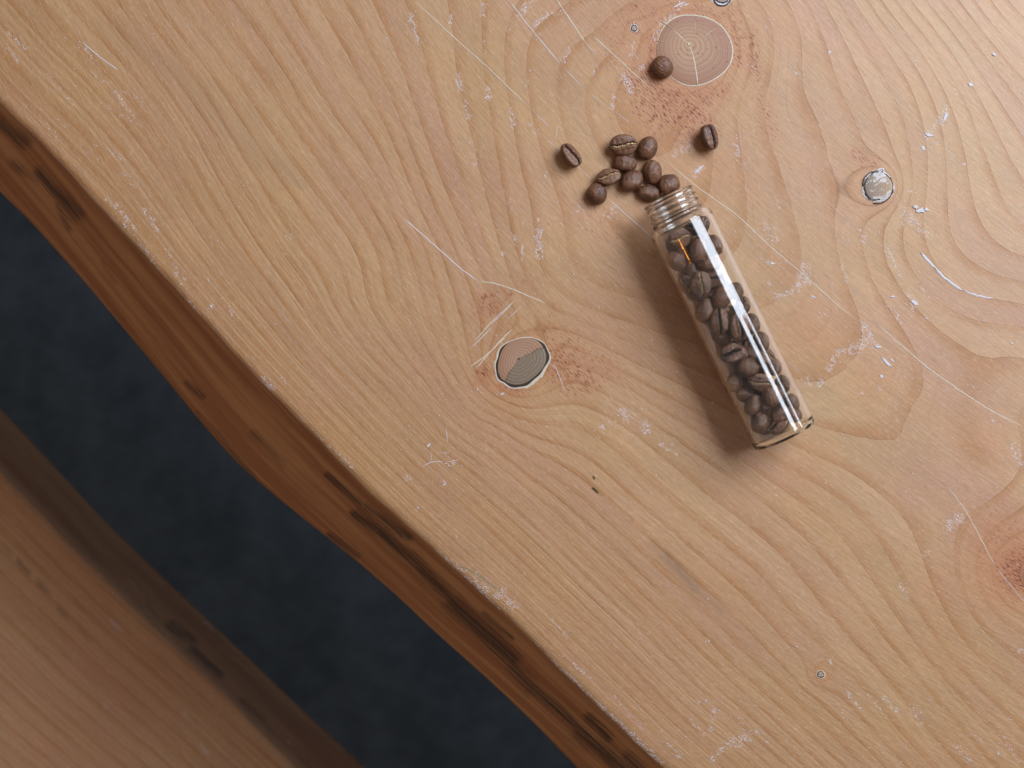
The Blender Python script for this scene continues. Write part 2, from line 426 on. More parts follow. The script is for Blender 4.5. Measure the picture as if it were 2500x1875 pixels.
DUST = [(1120,180,7,.9,1124,222),(1123,195,9,1),(1134,245,5,.7,1147,300),(1147,345,6,.6,1160,405),(1160,400,7,.8),(1190,212,6,.8,1194,240),(1190,236,9,.9),(1101,40,6,.8,1100,60),(1180,0,5,.8,1181,40),(1183,100,4,.6,1187,140),
        (1003,30,7,.7,1020,105),(1001,50,8,.8),(870,50,4,.4),(937,100,6,.7,945,92),(901,100,6,.6),
        (1248,66,7,.9),(1268,40,8,.9,1285,12),(1285,10,7,.7,1310,0),(1305,60,7,.9,1335,35),(1350,33,7,.8,1372,28),(1305,90,5,.5),(1390,118,7,.8,1376,150),(1282,210,5,.6),(1248,268,7,1,1251,310),(1300,268,5,.7),(1294,305,6,.8),(1303,318,5,.7,1316,333),
        (1540,135,7,.7,1545,105),(1553,140,6,.8),(1528,190,14,1,1535,215),(1528,175,8,.8),(1571,155,8,.8,1560,175),(1498,235,7,.8,1493,265),(1500,220,6,.6),(1450,180,7,.6,1460,165),(1600,45,12,.4),(1655,18,8,1,1668,8),(1615,60,12,.8,1640,38),(1592,110,8,.7,1605,75),
        (1715,28,10,.4),(1870,65,5,.8),(1840,160,5,.7),(1925,165,10,.5,1940,150),(1945,180,8,.6),(2024,128,4,.9),
        (1314,535,6,.8),(1315,560,9,1.1,1317,625),(1257,575,7,.7,1262,600),(1245,485,6,.7,1250,510),(1232,610,6,.7,1225,625),(1275,600,5,.7,1275,640),(1218,550,4,.5),(1330,430,6,.8),(1375,550,6,.7),(1357,490,4,.7),(1310,375,6,.6),
        (1415,510,26,.5),(1490,520,28,.62),(1435,548,8,.7),(1425,555,7,.6),(1550,545,18,.4),(1575,580,12,.4),(1180,460,5,.5),(1100,455,4,.5),
        (1650,375,10,.8,1665,365),(1690,345,14,.7,1680,365),(1695,425,9,1,1710,410),(1670,440,12,.6),(1800,335,8,.7),(1798,350,9,.8,1800,375),(1813,405,6,.7),(1820,455,10,.5),(1830,500,12,.3),(1860,550,20,.6,1895,580),(1885,575,12,.7),(1840,575,10,.5),(1735,570,10,.4),
        (1895,480,6,.5,1905,520),(1960,672,9,.8,1975,690),(1962,655,14,.85,1950,700),(1935,715,8,.9,1895,722),(1890,725,5,.8),(1985,725,6,.8),(2012,770,14,.6),(1870,640,5,1,1890,645),(1880,690,14,.6),(1860,630,8,.6),
        (1982,400,12,.3),(2050,355,26,.35),(2070,380,20,.35),(2090,340,18,.3),
        (2054,640,6,.7,2070,690),(2095,720,5,.6),(2110,795,10,1,2125,830),(2105,840,14,.9,2080,855),(2140,840,14,.5),(2060,855,9,.9,2040,865),(2036,880,8,.9,2022,905),(2010,925,8,.8,2000,940),(1965,925,8,.8,1980,935),(2160,880,14,.6),(2150,915,24,.3),
        (2142,846,6,1.2),(2105,960,12,.6),(2195,925,16,.5),(2170,985,14,.4),(2255,915,5,.8),(2150,945,8,.8),(2190,985,6,.8),
        (2205,690,5,.7,2165,600),(2100,635,8,.6),(2165,740,7,.7,2170,755),(2185,760,6,.8,2200,790),(2180,720,5,.8),(2232,742,11,1),(2225,755,8,.8),(2215,715,7,.6,2230,735),(2265,775,6,.7),(2280,780,5,.6),(2270,725,5,.6,2240,690),
        (2265,330,13,.6,2300,280),(2310,265,8,.9,2298,300),(2265,335,7,1),(2253,362,9,.9),(2308,360,12,.5,2330,400),(2290,350,6,.8),(2225,135,8,.4,2240,160),(2370,205,7,1),(2330,215,8,.4,2345,260),(2425,130,5,1),(2400,118,5,.4),(2355,400,7,.6),(2225,460,14,.5),(2210,520,30,.55,2260,570),(2240,550,8,.8),(2200,545,14,.6),
        (2415,515,30,.35,2470,570),(2380,500,20,.35),(2480,410,10,.5),(2330,500,20,.3),(2100,560,10,.6,2110,590),(2070,585,10,.5),(2130,600,10,.4),(1900,640,20,.4),
        (2330,710,5,.5),(2475,1090,10,.9,2485,1115),(2490,1130,8,.9),(2378,940,6,.8),(2425,1028,5,1),(2480,838,4,.8),(2325,1275,16,.8,2345,1265),(2315,1290,12,.6),(2270,1345,6,.8,2255,1355),(2200,1430,12,.6,2215,1450),(2385,1460,6,.6),(2465,1755,6,.8),(2490,1590,8,.9),
        (1515,1000,10,.8,1535,1025),(1545,1010,18,.55),(1576,1035,10,1,1580,1050),(1470,1045,12,.7),(1490,1035,14,.5),(1560,1065,8,.6),(1610,1080,8,.7,1650,1110),(1640,1085,12,.5),(1535,980,14,.5),(1580,1010,14,.4),(1740,1110,10,.4),
        (1110,1130,7,.8),(1047,1085,5,.8),(1090,1105,5,.8),(1085,1178,5,.9),(990,1165,7,.8,1000,1170),(1070,1160,8,.5),(1100,1060,22,.35),(1080,980,26,.32),(1150,1080,22,.3),(1155,960,14,.4),(1020,1240,5,.8),(1115,1310,4,.9),
        (640,930,8,.9,665,950),(560,825,4,.5),(655,940,12,.7),(515,747,5,1),(696,930,5,.7),(480,770,9,.5,420,650),(200,110,6,.7,230,150),(225,180,6,.5,350,250),
        (60,120,6,.55,20,80),(45,150,7,.6,5,110),(250,250,8,.45,340,310),(330,290,8,.5,280,225),(260,360,7,.5,300,390),(300,420,6,.4,330,460),(280,500,7,.55,330,560),(350,510,8,.6,385,560),(310,560,7,.5,370,640),(255,480,6,.5,290,520),(400,600,7,.45,450,680),(500,670,6,.45,580,780),(120,180,6,.4,180,260),(150,300,6,.35,220,380),(80,260,8,.35,140,340),
        (450,40,8,.4,480,100),(500,70,8,.3),(740,60,14,.32,790,120),(800,130,14,.25,850,190),(765,20,10,.45,800,60),(700,600,10,.4,720,560),(640,720,8,.3,700,780),
        (1000,1260,22,.36),(1040,1320,24,.4),(1110,1380,24,.4,1180,1420),(1190,1430,14,.7),(1240,1470,9,1,1255,1480),(1220,1450,14,.8),(1230,1440,14,.6),
        (1050,1345,9,.55,1160,1455),(1175,1445,5.5,1.1,1285,1560),(1285,1560,5.5,1.1,1405,1670),(1405,1670,5.5,1.0,1525,1780),(1525,1780,8,.9,1615,1862),(1060,1340,6,.8,1170,1440),(560,760,6,.35,620,850),(300,545,6,.6,400,670),(760,1050,5,.5,870,1150),
        (2070,1690,8,.6,2110,1740),(2115,1690,9,.65,2150,1730),(2160,1705,9,.65,2190,1735),(2220,1725,8,.65,2255,1770),(2060,1745,26,.4),(2040,1720,12,.5),(2030,1615,7,.8),(2045,1580,9,.4),(2130,1640,9,.4),(2110,1560,12,.3),
        (1840,1690,12,.4),(1790,1620,12,.4,1830,1650),(1745,1735,8,.7),(1780,1815,12,.8,1830,1800),(1760,1835,10,.8),(1740,1855,8,.8),(1848,1787,7,.9),(1876,1812,5,1),(1810,1770,8,.6),(1705,1715,6,.6),(1740,1750,10,.5),(1735,1780,6,.7),(1725,1710,4,.8),(1729,1564,4,.8),(1850,1610,10,.35),(1860,1545,12,.3,1900,1580),
        (2160,1830,12,.5,2200,1860),(2210,1815,7,.6),(2330,1820,9,.6,2370,1860),(2370,1790,10,.5,2440,1840),(2440,1790,12,.5,2490,1860),(2260,1745,8,.4),(2400,1760,12,.4),(2300,1800,10,.4),(2110,1850,12,.4),(1960,1300,8,.4,2030,1360),(1900,1430,8,.35,1960,1490),(1850,1380,7,.4,1880,1420),
        (1740,1240,8,.3),(1335,1500,7,.4,1390,1560),(1560,1600,8,.35),(1400,1620,9,.4,1450,1660),(1500,1700,9,.45,1580,1790),(1620,1800,9,.5,1660,1850),(1690,1760,10,.5,1720,1800)]
WARM = [(1694,122,170,.95),(1273,881,120,.75),(2144,455,70,.7),(2004,1647,30,.8),(1620,280,170,.7),(1700,450,160,.6),(1750,900,150,.55),(1960,820,110,.7),(2120,950,90,.6),(1980,1130,110,.5),(1300,830,110,.45),(1600,760,130,.5),(2450,1400,130,.8),(2420,1080,80,.5),(2280,1450,90,.5,2340,1600),(1300,130,90,.3),(1350,250,90,.3),(1200,420,120,.25),(1880,650,90,.5)]
BARK = [(0,300,14,.8,60,345),(30,400,10,.6,100,440),(95,425,13,.9,190,525),(140,500,6,.7,170,560),(455,935,6,.8,495,968),(482,1006,4,.7,623,1164),(617,1059,9,.5,693,1129),
        (799,1158,6,.9,881,1229),(870,1252,11,1,999,1358),(893,1235,7,.9,999,1311),(805,1305,6,.8,875,1358),(1000,1358,12,.9,1110,1470),(923,1263,6,.7,980,1310),(1105,1473,17,1,1250,1609),(1180,1497,5,.8,1250,1558),(1250,1625,13,.9,1300,1680),(1297,1674,10,1,1437,1800),(1437,1754,10,.9,1484,1800),(1414,1791,14,1,1530,1880),(220,700,7,.35,300,780),(330,860,5,.4,380,910),(250,640,6,.4,280,690),(1530,1850,12,.9,1620,1950)]
STAIN = [(250,60,26,.16,450,190),(450,190,30,.16,640,380),(640,380,20,.14,700,440),(1720,60,24,.2),(1590,1325,6,.35,1640,1370),(1625,1355,11,.5,1700,1440),(1700,1440,12,.25,1760,1490),(600,270,16,.14,690,400),(530,210,12,.12,600,270),(680,390,14,.22,730,450),(2160,470,40,.12),(1200,455,12,.12)]

BARK = [(b[0], b[1], b[2] * 1.45, b[3] * .95, *b[4:]) for b in BARK]
def blobs(x, y, lst, mode='max'):
    out = np.zeros(len(x))
    for b in lst:
        x1, y1, r, s = b[:4]
        x2, y2 = b[4:6] if len(b) > 4 else (x1, y1)
        m = (x > min(x1, x2) - 3*r) & (x < max(x1, x2) + 3*r) & (y > min(y1, y2) - 3*r) & (y < max(y1, y2) + 3*r)
        if not m.any(): continue
        px, py = x[m], y[m]
        dx, dy = x2 - x1, y2 - y1
        L = dx*dx + dy*dy
        t = np.clip(((px-x1)*dx + (py-y1)*dy) / L, 0, 1) if L > 0 else 0
        d2 = (px - x1 - t*dx)**2 + (py - y1 - t*dy)**2
        v = s * np.exp(-d2 / (r*r) * .8) if mode == 'max' else s * np.exp(-d2 / (r*r*2.4))
        out[m] = np.maximum(out[m], v)
    return out

# ------------------------------------------------------------------ slab builder (table and bench)
E_DIR = np.array([.7071, -.7071]); N_DIR = np.array([.7071, .7071])   # along the edge, into the wood
def world_xy(pts, dz):
    k = (CAMH - dz) / CAMH
    return np.array([((x - 1250) * S * k, (937.5 - y) * S * k) for x, y in pts])
def slab(name, upper, lower, z_top, thick, width, sgn, s_rng, ds, dt, mat, parent, field, t_dense):
    """upper/lower: traced outlines of the rounded and of the lower edge; sgn +1: wood lies to the upper right"""
    U = world_xy(upper, z_top); Lo = world_xy(lower, z_top - thick)
    us, un = U @ E_DIR, U @ N_DIR; ls, ln_ = Lo @ E_DIR, Lo @ N_DIR
    s = np.arange(s_rng[0], s_rng[1], ds)
    def smooth(a, k):
        ker = np.hanning(k); ker /= ker.sum()
        p = np.pad(a, k//2, mode='reflect', reflect_type='odd')
        return np.convolve(p, ker, 'valid')[:len(a)]
    kk = max(5, int(.035 / ds) | 1)
    hu = smooth(np.interp(s, us, un), kk)
    hl = smooth(np.interp(s, ls, ln_), kk)
    hu += -sgn * .0014 + .00012*np.sin(s*120) + .00012*np.sin(s*310 + 1)
    # profile: list of (weight of the lower outline, extra offset into wood, z)
    prof = []
    R = .0034
    for a in np.linspace(0, 1, 26):                   # sloped waney face, from below up
        wgt = 1 - a
        bulge = math.sin(a * math.pi) * .0012
        prof.append((wgt ** 1.15, -sgn * bulge, -thick + (thick - R*.7) * a))
    prof = prof
    for a in np.linspace(.12, 1, 12):                 # rounded arris
        prof.append((0, sgn * R * (1 - math.cos(a * math.pi/2)) * 1.3, -R*.7 * (1 - math.sin(a * math.pi/2))))
    t = R*1.3
    while t < t_dense: t += dt; prof.append((0, sgn * t, 0))
    while t < width: t += dt * 12; prof.append((0, sgn * t, 0))
    under = [(1, sgn * width * .8, -thick), (1, sgn * .006, -thick - 0.0)]
    prof = under + prof
    wl = np.array([p[0] for p in prof]); off = np.array([p[1] for p in prof]); zz = np.array([p[2] for p in prof])
    n = hu[:, None] * (1 - wl) + hl[:, None] * wl + off
    if width: n = n
    ss = np.repeat(s[:, None], len(prof), 1)
    xy = ss[..., None] * E_DIR + n[..., None] * N_DIR
    z = np.broadcast_to(zz, n.shape) + TZ + z_top
    v = np.concatenate([xy, z[..., None]], -1).reshape(-1, 3)
    f = grid_faces(len(s), len(prof))
    if sgn > 0: f = f[:, ::-1]
    x, y = v[:, 0], v[:, 1]
    px = x / S + 1250; py = 937.5 - y / S
    attrs = field(px, py, ss.ravel(), n.ravel(), np.broadcast_to(zz, n.shape).ravel(), np.broadcast_to(np.where(wl > 0, 1, 0) , n.shape).ravel(), (n - hu[:, None]).ravel())
    o = mesh(name, v, f, mat, parent, True, attrs)
    return o

def table_field(px, py, s, n, z, sd, d):
    ring, grad = interp_grid(px, py)
    ring = ring + z * 1000 * .10
    for (kx, ky, R_, w_, A_) in ((1690,122,88,42,2.6),(1273,881,62,34,2.8),(2144,455,36,26,2.6),(2004,1647,8,16,2.0),(1548,69,6,12,1.2),(1763,-6,14,18,1.6),(2510,1403,30,60,3.0)):
        dk = np.hypot(px - kx, (py - ky))
        e_ = A_ * np.exp(-(np.clip(dk - R_, 0, None) / w_))
        ring = ring + e_; grad = grad + e_ / w_
    side = np.clip((-z * 1000 - .4) / 3.0, 0, 1)
    dust = np.maximum(blobs(px, py, DUST), .75 * blobs(px, py, DUST, 'wide')) * (1 - side)
    # faint dust: in the lower left rows and everywhere in traces
    dust = np.maximum(dust, .16 * (1 - side))
    dd = np.exp(-((d*1000 - 14) / 22) ** 2) * .10
    dust = np.maximum(dust, dust + dd * (1 - side))
    dust = np.where(side > .3, .12, dust)
    fine = np.exp(-np.clip(d * 1000, 0, None) / 60.0) * .9
    fine = np.maximum(fine, np.clip((py - 1200) / 1200, 0, .6))
    fine = fine * np.clip(1 - np.clip((1100 - py) / 900, 0, 1) * np.clip((px - 500) / 700, 0, 1), 0.1, 1)
    # the fibres run a little steeper at the upper left, flatter at the lower right
    bend = -.00010 * (s*1000) ** 2 + .0
    kz = CAMH / (CAMH - z)
    qx, qy = 1250 + (px - 1250) * kz**1, 937.5 + (py - 937.5) * kz
    qx, qy = 1250 + (px - 1250) / ((CAMH - z) / CAMH), 937.5 + (py - 937.5) / ((CAMH - z) / CAMH)
    return dict(warm=blobs(px, py, WARM), bark=blobs(qx, qy, BARK), ring=ring, grad=grad, gx=s * 1000, gy=n * 1000 + bend * 6, gz=z * 1000, resin=blobs(px, py, RESIN), dust=dust, side=side,
                stain=blobs(px, py, STAIN), fine=fine)

table = bpy.data.objects.new("wooden_table", None); COL.objects.link(table)
table.location = (0, 0, 0)
tag(table, "pale knotty pine table with a waney brown edge, under the glass vial", "table")
slab("tabletop", EDGE, LOWER, 0.0, .042, .62, +1, (-.50, .56), .00068, .00068, M_WOOD, table, table_field, .37)

BENCH_UP = [(-1400,-330),(-600,470),(-300,840),(0,1160),(176,1345),(352,1520),(529,1685),(715,1875),(980,2160),(1300,2600),(1900,3200)]
BENCH_LO = [(-1400,-500),(-600,330),(-300,680),(0,995),(260,1277),(509,1514),(723,1718),(893,1875),(1200,2150),(1650,2560),(2250,3100)]
def bench_field(px, py, s, n, z, sd, d):
    m = n * 1000
    ring = -d * 1000 / 9.0 + .5 * np.sin(s * 9) + z * 100
    o = np.ones(len(px))
    kx, ky = 1250 + (600 - 1250), 0
    side = np.clip((-z * 1000 - 2) / 8.0, 0, 1)
    # dark knot in the waney face of the bench, a crack and a few white marks on its top
    dep = CAMH - (z - .30)
    qx, qy = 1250 + (px - 1250) * CAMH / dep, 937.5 + (py - 937.5) * CAMH / dep
    bk = blobs(qx, qy, [(415,1525,12,1,470,1565),(470,1585,14,1,505,1620),(515,1625,13,1,535,1645),(590,1715,12,.7,640,1760),(360,1470,8,.5,380,1500),(400,1430,8,.5,440,1460),(520,1540,6,.5,545,1570)])
    stain = blobs(qx, qy, [(5,1325,3,.8,28,1350),(42,1370,3,.9,75,1402),(88,1418,3,.9,118,1452),(140,1485,3,.6,165,1508),(190,1530,3,.4,215,1560)])
    du = blobs(qx, qy, [(210,1402,4,1.3,222,1416),(268,1512,4,1.2,296,1540),(318,1418,3,.9,335,1442),(443,1738,5,1.4,458,1755),(488,1822,5,1.4,508,1840),(472,1770,4,1.1,482,1780),(254,1725,5,1.4,257,1730),(350,1480,3,.8,450,1600),(700,1805,4,1.0,712,1820),(500,1520,4,1.0,520,1540)])
    return dict(warm=o * .3, bark=bk, ring=ring, grad=o * .018, gx=s * 1000, gy=m, gz=z * 1000, resin=o * .05, dust=np.maximum(o * .17, du), side=side * .8, stain=stain, fine=o * .5)
bench = slab("wooden_bench", BENCH_UP, BENCH_LO, -.30, .045, .40, -1, (-.75, .85), .0025, .0025, M_BENCH, None, bench_field, .40)
tag(bench, "blurred brown wooden bench with a rounded edge below the table", "bench")

# ------------------------------------------------------------------ floor
def floor_material():
    g = G("dark_slate_floor")
    o = g.obj()
    n = g.noise(o, 9, 4, .6); n2 = g.noise(o, 45, 4, .6)
    c = g.mix(g.ss(n * .6 + n2 * .4, .35, .65), (.080, .106, .138), (.130, .165, .210))
    g.put('Base Color', c); g.put('Roughness', .7); g.put('Specular IOR Level', .25)
    g.bump(n2, .3, .002)
    return g.m
fv = [(-4, -4, 0), (4, -4, 0), (4, 4, 0), (-4, 4, 0)]
tag(mesh("floor", fv, [(0, 1, 2, 3)], floor_material(), None, False), kind="structure")

# ------------------------------------------------------------------ ribbons: scratches filled with pale finish
def ribbon(name, pts, wpx, mat, parent, hz=.00006, wob=.8, taper=True, z0=.00002):
    if parent is not None and parent.name.startswith('knot'): z0 = .00030; hz = .00010
    """thin raised ridge along a traced line on the table top"""
    pts = np.array(pts, float)
    seg = np.hypot(*np.diff(pts, axis=0).T); L = np.r_[0, np.cumsum(seg)]
    n = max(6, int(L[-1] / 7))
    q = np.linspace(0, L[-1], n)
    x = np.interp(q, L, pts[:, 0]); y = np.interp(q, L, pts[:, 1])
    if len(pts) > 2:
        ker = np.hanning(9)[1:-1]; ker /= ker.sum()
        if n > 12:
            xs = np.convolve(np.pad(x, 3, mode='reflect', reflect_type='odd'), ker, 'valid'); ys = np.convolve(np.pad(y, 3, mode='reflect', reflect_type='odd'), ker, 'valid')
            x, y = xs, ys
    x = x + rng.normal(0, wob * .35, n); y = y + rng.normal(0, wob * .35, n)
    tx, ty = np.gradient(x), np.gradient(y); l = np.hypot(tx, ty) + 1e-9
    nx, ny = -ty / l, tx / l
    wv = wpx * (.65 + .35 * rng.random(n)) * .5
    if taper: wv = wv * np.minimum(1, np.minimum(np.arange(n) + .4, n - .6 - np.arange(n)) / max(2, n * .12))
    V = []
    for k in range(n):
        a = P(x[k] + nx[k]*wv[k], y[k] + ny[k]*wv[k], z0); b = P(x[k] - nx[k]*wv[k], y[k] - ny[k]*wv[k], z0)
        m = P(x[k], y[k], z0 + hz)
        V += [a, m, b]
    f = grid_faces(n, 3)
    me = mesh(name, [tuple(v) for v in V], f, mat, parent, True)
    return me
SCR = [
 ([(1005,-5),(1105,88),(1190,163),(1300,270)], 2.4), ([(1300,270),(1345,312)], 1.2), ([(1330,335),(1400,395),(1450,445)], 1.2), ([(1485,485),(1530,525),(1592,579)], 1.8),
 ([(1238,-5),(1300,75),(1370,158)], 2.0), ([(1376,165),(1425,215)], 1.2), ([(1356,-5),(1380,30),(1430,105)], 3.2), ([(1430,105),(1452,130)], 1.4),
 ([(1445,85),(1500,135),(1560,190),(1585,213)], 2.6), ([(1440,228),(1482,260)], 1.2), ([(1505,275),(1545,305)], 1.2),
 ([(1600,375),(1640,405),(1700,455),(1800,525),(1895,615),(1960,668),(2000,705),(2060,757),(2112,797)], 2.4),
 ([(2128,780),(2200,842),(2270,902),(2350,958),(2420,1003),(2505,1046)], 3.0),
 ([(980,528),(1040,580),(1090,625),(1135,665),(1170,687)], 2.6), ([(1170,687),(1200,689),(1250,705),(1300,727),(1332,740)], 3.2),
 ([(2310,1182),(2360,1250),(2400,1325),(2430,1385)], 2.4), ([(2433,1388),(2505,1474)], 1.4),
 ([(198,100),(240,137),(290,172)], 2.4), ([(1258,733),(1230,758),(1200,785),(1157,835)], 2.4), ([(1253,737),(1225,768),(1198,792)], 1.6), ([(1200,800),(1180,820),(1152,848)], 2.0),
 ([(1250,803),(1225,828),(1200,855),(1162,900)], 3.2), ([(1235,822),(1190,865),(1148,896)], 2.6), ([(1273,746),(1255,765),(1238,778)], 1.3),
 ([(1338,884),(1356,896),(1368,925),(1380,955)], 1.6), ([(1363,302),(1355,345)], 1.2), ([(1030,1140),(1052,1128),(1085,1126)], 1.8), ([(1092,1128),(1120,1122)], 1.5), ([(1089,1045),(1093,1080)], 1.6), ([(1052,1105),(1054,1125)], 1.2),
 ([(1920,880),(1960,915)], 1.0), ([(2122,845),(2150,850)], .8),
]
for pts, wpx in SCR:
    ribbon("scratch", pts, wpx, M_FILL if wpx > 2 and pts[0][0] > 1000 else M_CHALK, table)
# thick smear of dried finish on the right
ribbon("paint_smear", [(2248,616),(2262,635),(2285,655)], 9, M_CHALK, table, .0003, 2)
ribbon("paint_smear", [(2280,650),(2300,675),(2330,697),(2350,708)], 7, M_CHALK, table, .0003, 2)
ribbon("paint_smear", [(2350,708),(2385,722),(2425,728)], 5, M_CHALK, table, .0002, 1.5)
o_ = ribbon("green_mark", [(1125,1382),(1160,1398),(1195,1425),(1225,1445)], 3.0, M_GREY, table, .00001, 1)

# chips of dried finish: small irregular raised flakes
def chip(name, px, py, r, el=1.6, ang=.8, h=.0004, mat=M_CHALK, parent=None):
    n = 11
    V = []; F = []
    ca, sa = math.cos(ang), math.sin(ang)
    rad = [r * (.45 + .8 * random.random()) for _ in range(n)]
    ring = []
    for k in range(n):
        a = 2 * math.pi * k / n
        lx, ly = rad[k] * el * math.cos(a), rad[k] / el * math.sin(a)
        ring.append((lx*ca - ly*sa, lx*sa + ly*ca))
    for sc_, hz in ((1.0, .00001), (.92, h), (.5, h * 1.15)):
        for (lx, ly) in ring: V.append(tuple(P(px + lx*sc_, py + ly*sc_, hz)))
    V.append(tuple(P(px, py, h * 1.1)))
    for l in range(2):
        for k in range(n):
            k2 = (k + 1) % n
            F.append((l*n + k, l*n + k2, (l+1)*n + k2, (l+1)*n + k))
    for k in range(n):
        F.append((2*n + k, 2*n + (k+1) % n, 3*n, 3*n))
    Fq = [f if f[2] != f[3] else f[:3] for f in F]
    me = bpy.data.meshes.new(name); me.from_pydata(V, [], Fq); me.update()
    me.materials.append(mat)
    o = bpy.data.objects.new(name, me); COL.objects.link(o)
    if parent: o.parent = parent
    return o
for (x, y, r, el, an, h) in [(2236,505,11,1.3,.4,.0006),(2249,514,13,1.3,-.3,.0006),(2262,512,8,1.2,.3,.0005),(2268,330,10,1.9,.4,.0004),(2308,285,11,2.0,-1.1,.0003),(2370,207,8,1.3,.8,.0004),(2427,133,6,1.2,.2,.0005),(2142,847,9,1.5,.2,.0004),
                             (2165,885,11,2.2,.9,.0003),(2178,880,7,2.0,.8,.0003),(2152,919,6,1.2,.5,.0003),(2424,1028,5,1.6,.7,.0003),(1887,643,8,1.7,.3,.0003),(1984,724,6,1.5,.4,.0003),(1660,10,9,2.4,-.5,.0003),(2233,740,9,1.4,.5,.0003),(2253,362,8,1.3,1.,.0003),(1675,12,5,2,-.5,.0003),
                             (1707,412,9,2.3,-.7,.0002),(2179,724,5,1.6,.2,.0003),(2024,128,5,1.8,-.9,.0003),(515,747,5,1.0,0,.0002),(1047,1087,6,1.5,-.8,.0003),(1095,1137,4,1,0,.0003),(1088,1132,3,1,0,.0003),(1085,1183,4,2,-.3,.0003),(1165,950,4,1.6,-1.3,.0003),(1226,962,5,1.7,-.5,.0003),(2470,838,4,1.2,0,.0003)]:
    chip("paint_chip", x, y, r * .72, el, an, h * .6, M_CHALK, table)
# countless tiny white crumbs scattered over the top
def crumbs(cnt):
    V, F = [], []
    src = [b for b in DUST if b[3] > .35]
    for i in range(cnt):
        if random.random() < .62:
            b = random.choice(src)
            x2, y2 = b[4:6] if len(b) > 4 else b[:2]
            t = random.random()
            x = b[0] + (x2-b[0])*t + random.gauss(0, b[2]*1.3); y = b[1] + (y2-b[1])*t + random.gauss(0, b[2]*1.3)
        else:
            x = random.uniform(0, 2500); y = random.uniform(0, 1875)
        ey = np.interp(x, [e[0] for e in EDGE], [e[1] for e in EDGE])
        if y > ey - 12: continue
        r = random.choice((.6, .8, .9, 1.0, 1.5)); el = random.uniform(1, 2.2); a0 = random.choice((.8, .8, random.uniform(0, 3)))
        k0 = len(V)
        for k in range(5):
            a = k * 1.2566 + random.random() * .6
            lx, ly = r*el*math.cos(a), r/el*math.sin(a)*1.2
            V.append(tuple(P(x + lx*math.cos(a0) - ly*math.sin(a0), y + lx*math.sin(a0) + ly*math.cos(a0), .00002)))
        V.append(tuple(P(x, y, .00022)))
        for k in range(5): F.append((k0 + k, k0 + (k+1) % 5, k0 + 5))
    o = mesh("dust_crumbs", V, F, M_CHALK, table, False)
    o["kind"] = "stuff"
crumbs(1700)

# ------------------------------------------------------------------ knots
def knot(px, py, rx, ry, ang, colfn, rim_w, bark_w, rim_amp, pith=(0, 0), rec=.0004, name="knot", rim_mat=None, wob=.05, bark_side=None, rim_side=None):
    """end grain of a branch: disc with rings, a dark bark gap and a pale filler rim"""
    nu, nv = 144, 56
    th = np.linspace(0, 2*math.pi, nu, endpoint=False)
    ph = rng.random(4) * 6
    shape = 1 + wob * (np.sin(2*th + ph[0])*.5 + np.sin(3*th + ph[1])*.5 + np.sin(5*th + ph[2])*.3)
    def outline(extra):
        r1 = 1.0
        X_ = (rx + extra) * shape * np.cos(th); Y_ = (ry + extra) * shape * np.sin(th)
        c, s_ = math.cos(ang), math.sin(ang)
        return px + X_*c - Y_*s_, py + X_*s_ + Y_*c
    ox, oy = outline(0)
    cx, cy = px + pith[0], py + pith[1]
    q = np.linspace(.004, 1, nv)
    GX = cx + (ox[:, None] - cx) * q; GY = cy + (oy[:, None] - cy) * q
    Q = np.broadcast_to(q, GX.shape)
    H = .00032 - .00022 * Q**6
    V = np.array([tuple(P(a, b, h)) for a, b, h in zip(GX.ravel(), GY.ravel(), H.ravel())])
    TH = np.broadcast_to(th[:, None], GX.shape)
    colr = colfn(Q.ravel(), TH.ravel(), GX.ravel() - cx, GY.ravel() - cy)
    k = mesh(name, V, grid_faces(nu, nv, True)[:, ::-1], M_KNOT, table, True, dict(col=colr))
    img = th + ang
    b_w = np.zeros(nu) if not bark_w else bark_w * (np.ones(nu) if bark_side is None else bark_side(img))
    b_w = b_w * (1 + .25 * np.sin(7*th + 1) * np.sin(3*th))
    r_w = (rim_w or 0) * (np.ones(nu) if rim_side is None else rim_side(img))
    r_w = r_w * (.75 + .5 * rng.random(nu)) + rim_amp * rng.random(nu) * (r_w > .4)
    c, s_ = math.cos(ang), math.sin(ang)
    def loop(w):
        X_ = (rx + w) * shape * np.cos(th); Y_ = (ry + w) * shape * np.sin(th)
        return px + X_*c - Y_*s_, py + X_*s_ + Y_*c
    def annulus(nm, w0, w1, mat, h0, h1):
        xi, yi = loop(w0); xo, yo = loop(w1)
        pts = []
        for u in range(nu):
            pts += [tuple(P(xi[u], yi[u], h0)), tuple(P((xi[u]+xo[u])/2, (yi[u]+yo[u])/2, h1)), tuple(P(xo[u], yo[u], .00001))]
        return mesh(nm, pts, grid_faces(nu, 3, True)[:, ::-1], mat, k, True)
    if bark_w: annulus("bark_ring", -1 + 0*b_w, b_w, M_BARK, .00008, .00004)
    if rim_w: annulus("filler_rim", b_w - .6, b_w + r_w, rim_mat or M_FILL, .00008, .00022)
    return k

